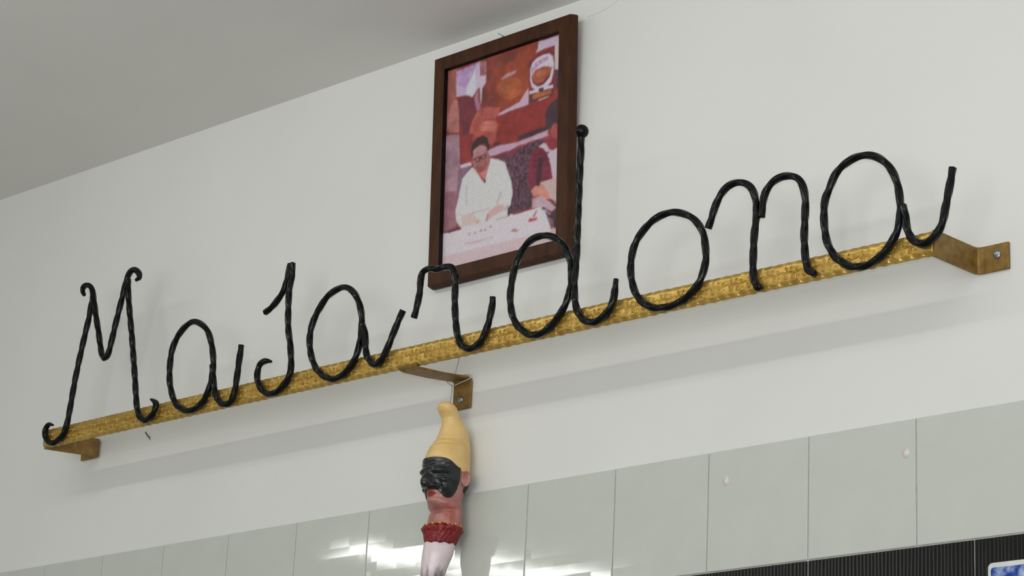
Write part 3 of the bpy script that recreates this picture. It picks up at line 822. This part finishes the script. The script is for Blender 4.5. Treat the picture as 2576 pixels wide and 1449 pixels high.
M_collar = mat('collar_red', (128, 12, 24), 0.3); noise_color(M_collar, (124, 8, 22), (172, 66, 30), 150, 4, 0.52, 0.78); noise_bump(M_collar, 260, 0.6, 0.003, 4)
M_gold = mat('gold_bead', (206, 142, 40), 0.3, metal=0.3); noise_color(M_gold, (190, 120, 34), (220, 160, 60), 200)
M_hair = mat('hair_black', (16, 16, 18), 0.35); noise_color(M_hair, (12, 12, 14), (24, 24, 26), 100)
M_horn = mat('horn_white', (222, 208, 212), 0.22)
def horn_color(m):
    tc = N(m, 'ShaderNodeTexCoord'); sx = N(m, 'ShaderNodeSeparateXYZ'); LK(m, tc.outputs['Object'], sx.inputs[0])
    mp = N(m, 'ShaderNodeMapping'); mp.inputs['Scale'].default_value = (120, 120, 26); LK(m, tc.outputs['Object'], mp.inputs['Vector'])
    nz = N(m, 'ShaderNodeTexNoise'); nz.inputs['Scale'].default_value = 1; nz.inputs['Detail'].default_value = 5; LK(m, mp.outputs[0], nz.inputs['Vector'])
    # painted black tip: starts at row ~1400
    zz = N(m, 'ShaderNodeMapRange'); zz.inputs['From Min'].default_value = (800-1350)*K; zz.inputs['From Max'].default_value = (800-1580)*K
    LK(m, sx.outputs['Z'], zz.inputs['Value'])
    ad = N(m, 'ShaderNodeMath', operation='ADD'); LK(m, zz.outputs[0], ad.inputs[0])
    n2 = N(m, 'ShaderNodeMath', operation='MULTIPLY_ADD'); n2.inputs[1].default_value = 1.5; n2.inputs[2].default_value = -0.78
    LK(m, nz.outputs['Fac'], n2.inputs[0]); LK(m, n2.outputs[0], ad.inputs[1])
    cr = N(m, 'ShaderNodeValToRGB'); cr.color_ramp.elements[0].position = 0.22; cr.color_ramp.elements[0].color = (*lin((224, 208, 212)), 1)
    cr.color_ramp.elements[1].position = 0.85; cr.color_ramp.elements[1].color = (*lin((34, 31, 40)), 1)
    LK(m, ad.outputs[0], cr.inputs[0]); LK(m, cr.outputs[0], BSDF(m).inputs['Base Color'])
horn_color(M_horn); noise_bump(M_horn, 60, 0.15, 0.003, 3)

def interp(tab, v):
    n = len(tab)
    if v <= tab[0][0]: return tab[0][1:]
    if v >= tab[-1][0]: return tab[-1][1:]
    i = 0
    while v > tab[i+1][0]: i += 1
    h = tab[i+1][0]-tab[i][0]; t = (v-tab[i][0])/h
    out = []
    for c in range(1, len(tab[0])):
        def slope(k):              # monotone (harmonic mean) slopes
            if k <= 0 or k >= n-1: return 0.0 if k <= 0 else (tab[-1][c]-tab[-2][c])/(tab[-1][0]-tab[-2][0])
            d0 = (tab[k][c]-tab[k-1][c])/(tab[k][0]-tab[k-1][0]); d1 = (tab[k+1][c]-tab[k][c])/(tab[k+1][0]-tab[k][0])
            return 0.0 if d0*d1 <= 0 else 2*d0*d1/(d0+d1)
        m0, m1 = slope(i), slope(i+1)
        out.append((2*t**3-3*t*t+1)*tab[i][c]+(t**3-2*t*t+t)*h*m0+(-2*t**3+3*t*t)*tab[i+1][c]+(t**3-t*t)*h*m1)
    return tuple(out)
# rows: v, a (half width), b (half depth), x0, f0
def halfs(L, R, ratio=0.85, fshare=1.0):
    W = (R-L)/2; c = (L+R)/2
    b = W/math.sqrt(0.5*(1+ratio*ratio)); a = ratio*b
    dh = c-425
    f0 = -dh/0.707*fshare; x0 = dh/0.707*(1-fshare)
    return a, b, x0, f0
head_tab = [(690, *halfs(285, 568)), (760, *halfs(275, 567)), (850, *halfs(283, 566)), (900, *halfs(296, 546)), (940, *halfs(305, 538)), (975, *halfs(314, 530)), (1000, 107, 112, 0, -2), (1018, 112, 99, -4, -13), (1034, 116, 86, -8, -25), (1060, 120, 86, -8, -24), (1110, 117, 94, -4, -17), (1170, *halfs(318, 540, 1.0))]
def G(x, m, s): return math.exp(-((x-m)/s)**2)
def surf(th, v):
    """head skin surface point for angle th (0 = facing out of the wall) and study row v"""
    a, b, x0, f0 = interp(head_tab, v)
    s, c = math.sin(th), math.cos(th)
    r = 1/math.sqrt((s/a)**2+(c/b)**2)
    # chin, lips, cheeks
    r += 20*G(th, 0, 0.42)*G(v, 984, 24) + 7*G(th, 0, 0.28)*G(v, 935, 9) + 8*G(th, 0, 0.26)*G(v, 955, 8) - 5*G(th, 0, 0.35)*G(v, 946, 4) - 6*G(th, 0, 0.4)*G(v, 968, 7)
    r -= 12*max(0, math.cos(th))*G(v, 1035, 14)
    r += 7*(G(th, 0.95, 0.16)+G(th, -0.95, 0.16))*G(v, 1085, 70)     # neck tendons
    return x0+r*s, f0+r*c
def grid(name, nth, nv, th0, th1, vfun, pfun, m, parent, closed, cap_ends=False):
    V, Fc = [], []
    for i in range(nth):
        th = th0+(th1-th0)*(i/nth if closed else i/(nth-1))
        for j in range(nv):
            V.append(pfun(th, j/(nv-1)))
    w = nth if closed else nth-1
    for i in range(w):
        i2 = (i+1) % nth
        for j in range(nv-1):
            Fc.append((i*nv+j, i2*nv+j, i2*nv+j+1, i*nv+j+1))
    if cap_ends:
        Fc.append(tuple(i*nv for i in range(nth))); Fc.append(tuple(i*nv+nv-1 for i in range(nth))[::-1])
    return mesh_obj(name, V, Fc, m, parent, smooth=True)
head = grid('head', 72, 80, -math.pi, math.pi, None, lambda th, t: cell(*surf(th, 690+480*t), 690+480*t), M_skin, charm, True, True)

# cap
cap_tab = [(340, 2, 2, 0, 44), (342, *halfs(368, 416, 1)), (349, *halfs(354, 438, 1)), (362, *halfs(343, 457, 1)), (380, *halfs(339, 471, 1)), (400, *halfs(347, 481, 1)), (418, *halfs(360, 489, 1)), (436, *halfs(371, 501, 0.95)), (460, *halfs(374, 517, 0.9)), (500, *halfs(368, 544)), (545, *halfs(355, 558)), (580, *halfs(340, 564)), (640, *halfs(304, 572)), (690, *halfs(284, 573)), (720, *halfs(275, 574)), (800, *halfs(266, 574))]
def cap_p(th, t):
    k = abs(math.remainder(th, 2*math.pi))
    rim = 728+70*(1/(1+math.exp(-(k-1.05)*5.5)))
    v = 341+(rim-341)*t
    a, b, x0, f0 = interp(cap_tab, v)
    s, c = math.sin(th), math.cos(th)
    r = 1/math.sqrt((s/a)**2+(c/b)**2)
    fs = 0.5+0.5*math.cos(th-0.3)
    r += fs*(4.5*G(v, 597+6*math.sin(2*th), 9)-4.5*G(v, 580, 7)-3.0*G(v, 616-5*th, 6)+3*G(v, 632, 10))
    r += 2.5*G(v, rim-6, 9)-3.0*G(v, rim-19, 5)
    if t > 0.995: r -= 6
    return cell(x0+r*s, f0+r*c, v)
grid('cap', 72, 130, -math.pi, math.pi, None, cap_p, M_cap, charm, True, True)
# mask
MT = 1.53
ML = [(0.0, 914), (0.12, 922), (0.30, 924), (0.47, 936), (0.70, 960), (0.92, 970), (1.15, 966), (1.30, 950), (1.42, 926), (1.53, 896)]
def mask_low(th):
    return interp(ML, abs(th))[0]
def mask_p(th, t):
    k = abs(th)
    up = 718+66*(1/(1+math.exp(-(k-1.10)*6)))
    lo = mask_low(th)
    v = up+(lo-up)*t
    x, f = surf(th, v)
    x0, f0 = interp(head_tab, v)[2:4]
    a, b = interp(head_tab, v)[:2]
    s, c = math.sin(th), math.cos(th)
    r = 1/math.sqrt((s/a)**2+(c/b)**2)+7.5+5*G(t, 0, 0.12)
    fade = min(1, (1-t)/0.06, t/0.05, (MT-k)/0.08)
    fade = max(0, fade)
    e = 0
    # forehead wrinkles
    e += 2.6*math.sin((v-722-16*math.cos(2.2*th)+5*math.sin(5*th))*0.25)*G(v, 757, 26)*G(k, 0, 0.75)
    # brow ridges and knot between them
    e += 20*G(k, 0.46, 0.34)*G(v+10*k, 812, 19)+10*G(k, 0.0, 0.2)*G(v, 790, 10)
    # eye sockets with lid
    e += -7*G(k, 0.52, 0.22)*G(v, 832, 11)+9*G(k, 0.55, 0.18)*G(v, 838, 6)+7*G(k, 0.6, 0.3)*G(v, 856, 5)
    # beaked nose
    sv = min(1, max(0, (v-800)/84))
    nz = math.sin(math.pi/2*sv)**1.4 if v < 884 else math.sqrt(max(0, 1-((v-884)/34)**2))
    e += 66*nz*math.exp(-(k/(0.13+0.11*nz))**2.2)
    pass
    e += 24*G(k, 0.34, 0.12)*G(v, 902, 13)
    # cheek bags with a curl
    e += 15*G(k, 0.82, 0.26)*G(v, 902, 22)+12*G(k, 0.72, 0.14)*G(v, 866, 9)-9*G(k, 0.58, 0.08)*G(v, 900, 18)+5*math.sin(14*k+v*0.12)*G(k, 0.72, 0.18)*G(v, 905, 18)
    r += e*fade
    if k > MT-0.03 or t < 0.015 or t > 0.985: r -= 8
    droop = 8*nz*G(k, 0, 0.22)*max(0, (v-835)/40) if v < 915 else 0
    return cell(x0+r*s, f0+r*c, v+droop)
grid('mask', 150, 110, -MT, MT, None, mask_p, M_mask, charm, False)
# lips
def lip_p(th, t):
    v = 926+38*t
    x, f = surf(th, v); x0, f0 = interp(head_tab, v)[2:4]
    w = 1-(th/0.34)**2
    g = max(0, w)*math.sin(math.pi*min(1, max(0, t)))
    mid = -3.2*G(t, 0.48, 0.06)
    ex = -1.5+5*g**0.6+mid*max(0, w) if g > 0 else -1.5
    vv = 945+(v-945)*max(0.05, w)**0.6
    x, f = surf(th, vv); r = math.hypot(x-x0, f-f0)
    s, c = math.sin(th), math.cos(th)
    return cell(x0+(r+ex)*s, f0+(r+ex)*c, vv)
grid('lips', 26, 18, -0.34, 0.34, None, lip_p, M_lip, charm, False)
# ears
def ear(sgn):
    V, Fc = [], []
    nr, na = 12, 30
    for i in range(nr):
        q = i/(nr-1)
        for k in range(na):
            t = 2*math.pi*k/na
            hz = 52*(1+0.08*math.sin(t)); hw = 30*(1+0.22*math.sin(t))
            cz = q*hz*math.sin(t); cf = q*hw*math.cos(t)
            rim = 9*G(q, 0.86, 0.14)-7*G(q, 0.35, 0.3)*(0.6+0.4*math.cos(t))-14*max(0, q-0.92)/0.08
            lob = 4*G(q, 0.5, 0.2)*max(0, -math.sin(t))
            out = rim+lob
            px = 142+out-0.28*cf*1.0
            V.append(cell(sgn*px, -34+cf, 838-cz*1.0-0.08*cf))
    for i in range(nr-1):
        for k in range(na):
            a = i*na+k; b = i*na+(k+1) % na
            Fc.append((a, b, b+na, a+na))
    # back side
    base = len(V)
    V.append(cell(sgn*118, -22, 838))
    for k in range(na):
        Fc.append(((nr-1)*na+k, (nr-1)*na+(k+1) % na, base))
    return mesh_obj('ear', V, Fc, M_skin, charm, True)
ear(1); ear(-1)
# hair showing behind the ear
def hair_p(th, t):
    v = 800+115*t
    x, f = surf(th, v); x0, f0 = interp(head_tab, v)[2:4]
    r = math.hypot(x-x0, f-f0); s, c = math.sin(th), math.cos(th)
    ex = 7*math.sin(math.pi*min(1, max(0.0, t)))**0.5*min(1, (th-2.08)/0.12, (2*math.pi-2.08-th)/0.12)+1.2*math.sin(th*40) - (4 if t > 0.98 else 0)
    return cell(x0+(r+ex)*s, f0+(r+ex)*c, v+4*math.sin(th*17))
grid('hair', 60, 14, 2.08, 2*math.pi-2.08, None, hair_p, M_hair, charm, False)
# collar
col_tab = [(1128, *halfs(322, 536, 1.0)), (1140, *halfs(296, 546, 1.0)), (1152, *halfs(288, 549, 1.0)), (1175, *halfs(298, 538, 1.0)), (1215, *halfs(308, 520, 1.0)), (1238, *halfs(313, 513, 1.0)), (1246, *halfs(316, 509, 1.0))]
def collar_p(th, t):
    v = 1128+118*t
    a, b, x0, f0 = interp(col_tab, v)
    s, c = math.sin(th), math.cos(th)
    r = 1/math.sqrt((s/a)**2+(c/b)**2)
    fr_ = G(v, 1150, 16)
    r += 4*fr_*math.sin(th*16+0.6)+3*math.sin(th*23+v*0.11)*0.6+2.2*math.sin(th*37-v*0.31)
    dv = 7*math.sin(th*16)*G(t, 0.05, 0.2)+4*math.sin(th*9+1)*G(t, 1.0, 0.15)
    if t > 0.985: r -= 8
    return cell(x0+r*s, f0+r*c, v+dv)
grid('collar', 160, 26, -math.pi, math.pi, None, collar_p, M_collar, charm, True, True)
bm = bmesh.new(); bmesh.ops.create_uvsphere(bm, u_segments=12, v_segments=8, radius=9.5*K)
bme = bpy.data.meshes.new('bead'); bm.to_mesh(bme); bm.free(); bme.materials.append(M_gold)
for p in bme.polygons: p.use_smooth = True
for i in range(14):
    th = -math.pi+2*math.pi*(i+0.35)/14
    a, b, x0, f0 = interp(col_tab, 1134)
    s, c = math.sin(th), math.cos(th); r = 1/math.sqrt((s/a)**2+(c/b)**2)+2
    o = bpy.data.objects.new('bead', bme); COL.objects.link(o); o.parent = charm
    o.location = cell(x0+r*s, f0+r*c, 1131+5*math.sin(i*2.3))
    o.scale = (1, 1, 0.9+0.4*random.random())
# horn body, curling to its tip below the picture edge
horn_tab = [(1225, *halfs(318, 508, 1.0, 0.5)), (1240, *halfs(310, 508, 1.0, 0.5)), (1300, *halfs(304, 499, 1.0, 0.5)), (1350, *halfs(302, 482, 1.0, 0.5)), (1400, *halfs(300, 465, 1.0, 0.5)), (1450, *halfs(298, 448, 1.0, 0.5)), (1550, *halfs(300, 412, 1.0, 0.5)), (1650, *halfs(312, 375, 1.0, 0.5)), (1715, *halfs(332, 354, 1.0, 0.5)), (1728, *halfs(341, 345, 1.0, 0.5))]
def horn_p(th, t):
    v = 1225+503*t
    a, b, x0, f0 = interp(horn_tab, v)
    s, c = math.sin(th), math.cos(th)
    r = 1/math.sqrt((s/a)**2+(c/b)**2)
    r *= 1+0.03*math.sin(3*th+v*0.012)+0.05*G(math.remainder(th-0.25, 2*math.pi), 0, 0.2)*G(v, 1400, 90)
    return cell(x0+r*s, f0+r*c, v)
grid('horn', 64, 60, -math.pi, math.pi, None, horn_p, M_horn, charm, True, True)
# cord: from behind the band over the middle bracket, round it, and down to the back of the cap
M_cord = mat('cotton_cord', (190, 182, 174), 0.85); noise_color(M_cord, (170, 162, 154), (206, 198, 190), 900)
V, Fc = [], []
def cord(pts, r):
    tube(V, Fc, [Vector(p) for p in pts], r, sides=6, step=0.003)
cord([(0.8255, -0.020, 2.7950), (0.8235, -0.0165, 2.7770), (0.8180, -0.0165, 2.7560), (0.8160, -0.0180, 2.7425)], 0.0011)
cord([(0.8060, -0.0150, 2.7425), (0.8250, -0.0120, 2.7430), (0.8440, -0.0095, 2.7425), (0.8495, -0.0100, 2.7370), (0.8440, -0.0120, 2.7320), (0.8300, -0.0130, 2.7295), (0.8100, -0.0120, 2.7260), (0.8030, -0.0140, 2.7280), (0.7970, -0.0180, 2.7340), (0.7990, -0.0160, 2.7400), (0.8060, -0.0150, 2.7425)], 0.0011)
cord([(0.8060, -0.0135, 2.7265), (0.8100, -0.0175, 2.7100), (0.8170, -0.0270, 2.6860), (0.8200, -0.0310, 2.6690), (0.8260, -0.0300, 2.6530)], 0.0008)
tag(mesh_obj('hanging_cord', V, Fc, M_cord, None, True), 'thin pale cord looped round the middle bracket, holding up the horn charm', 'cord')
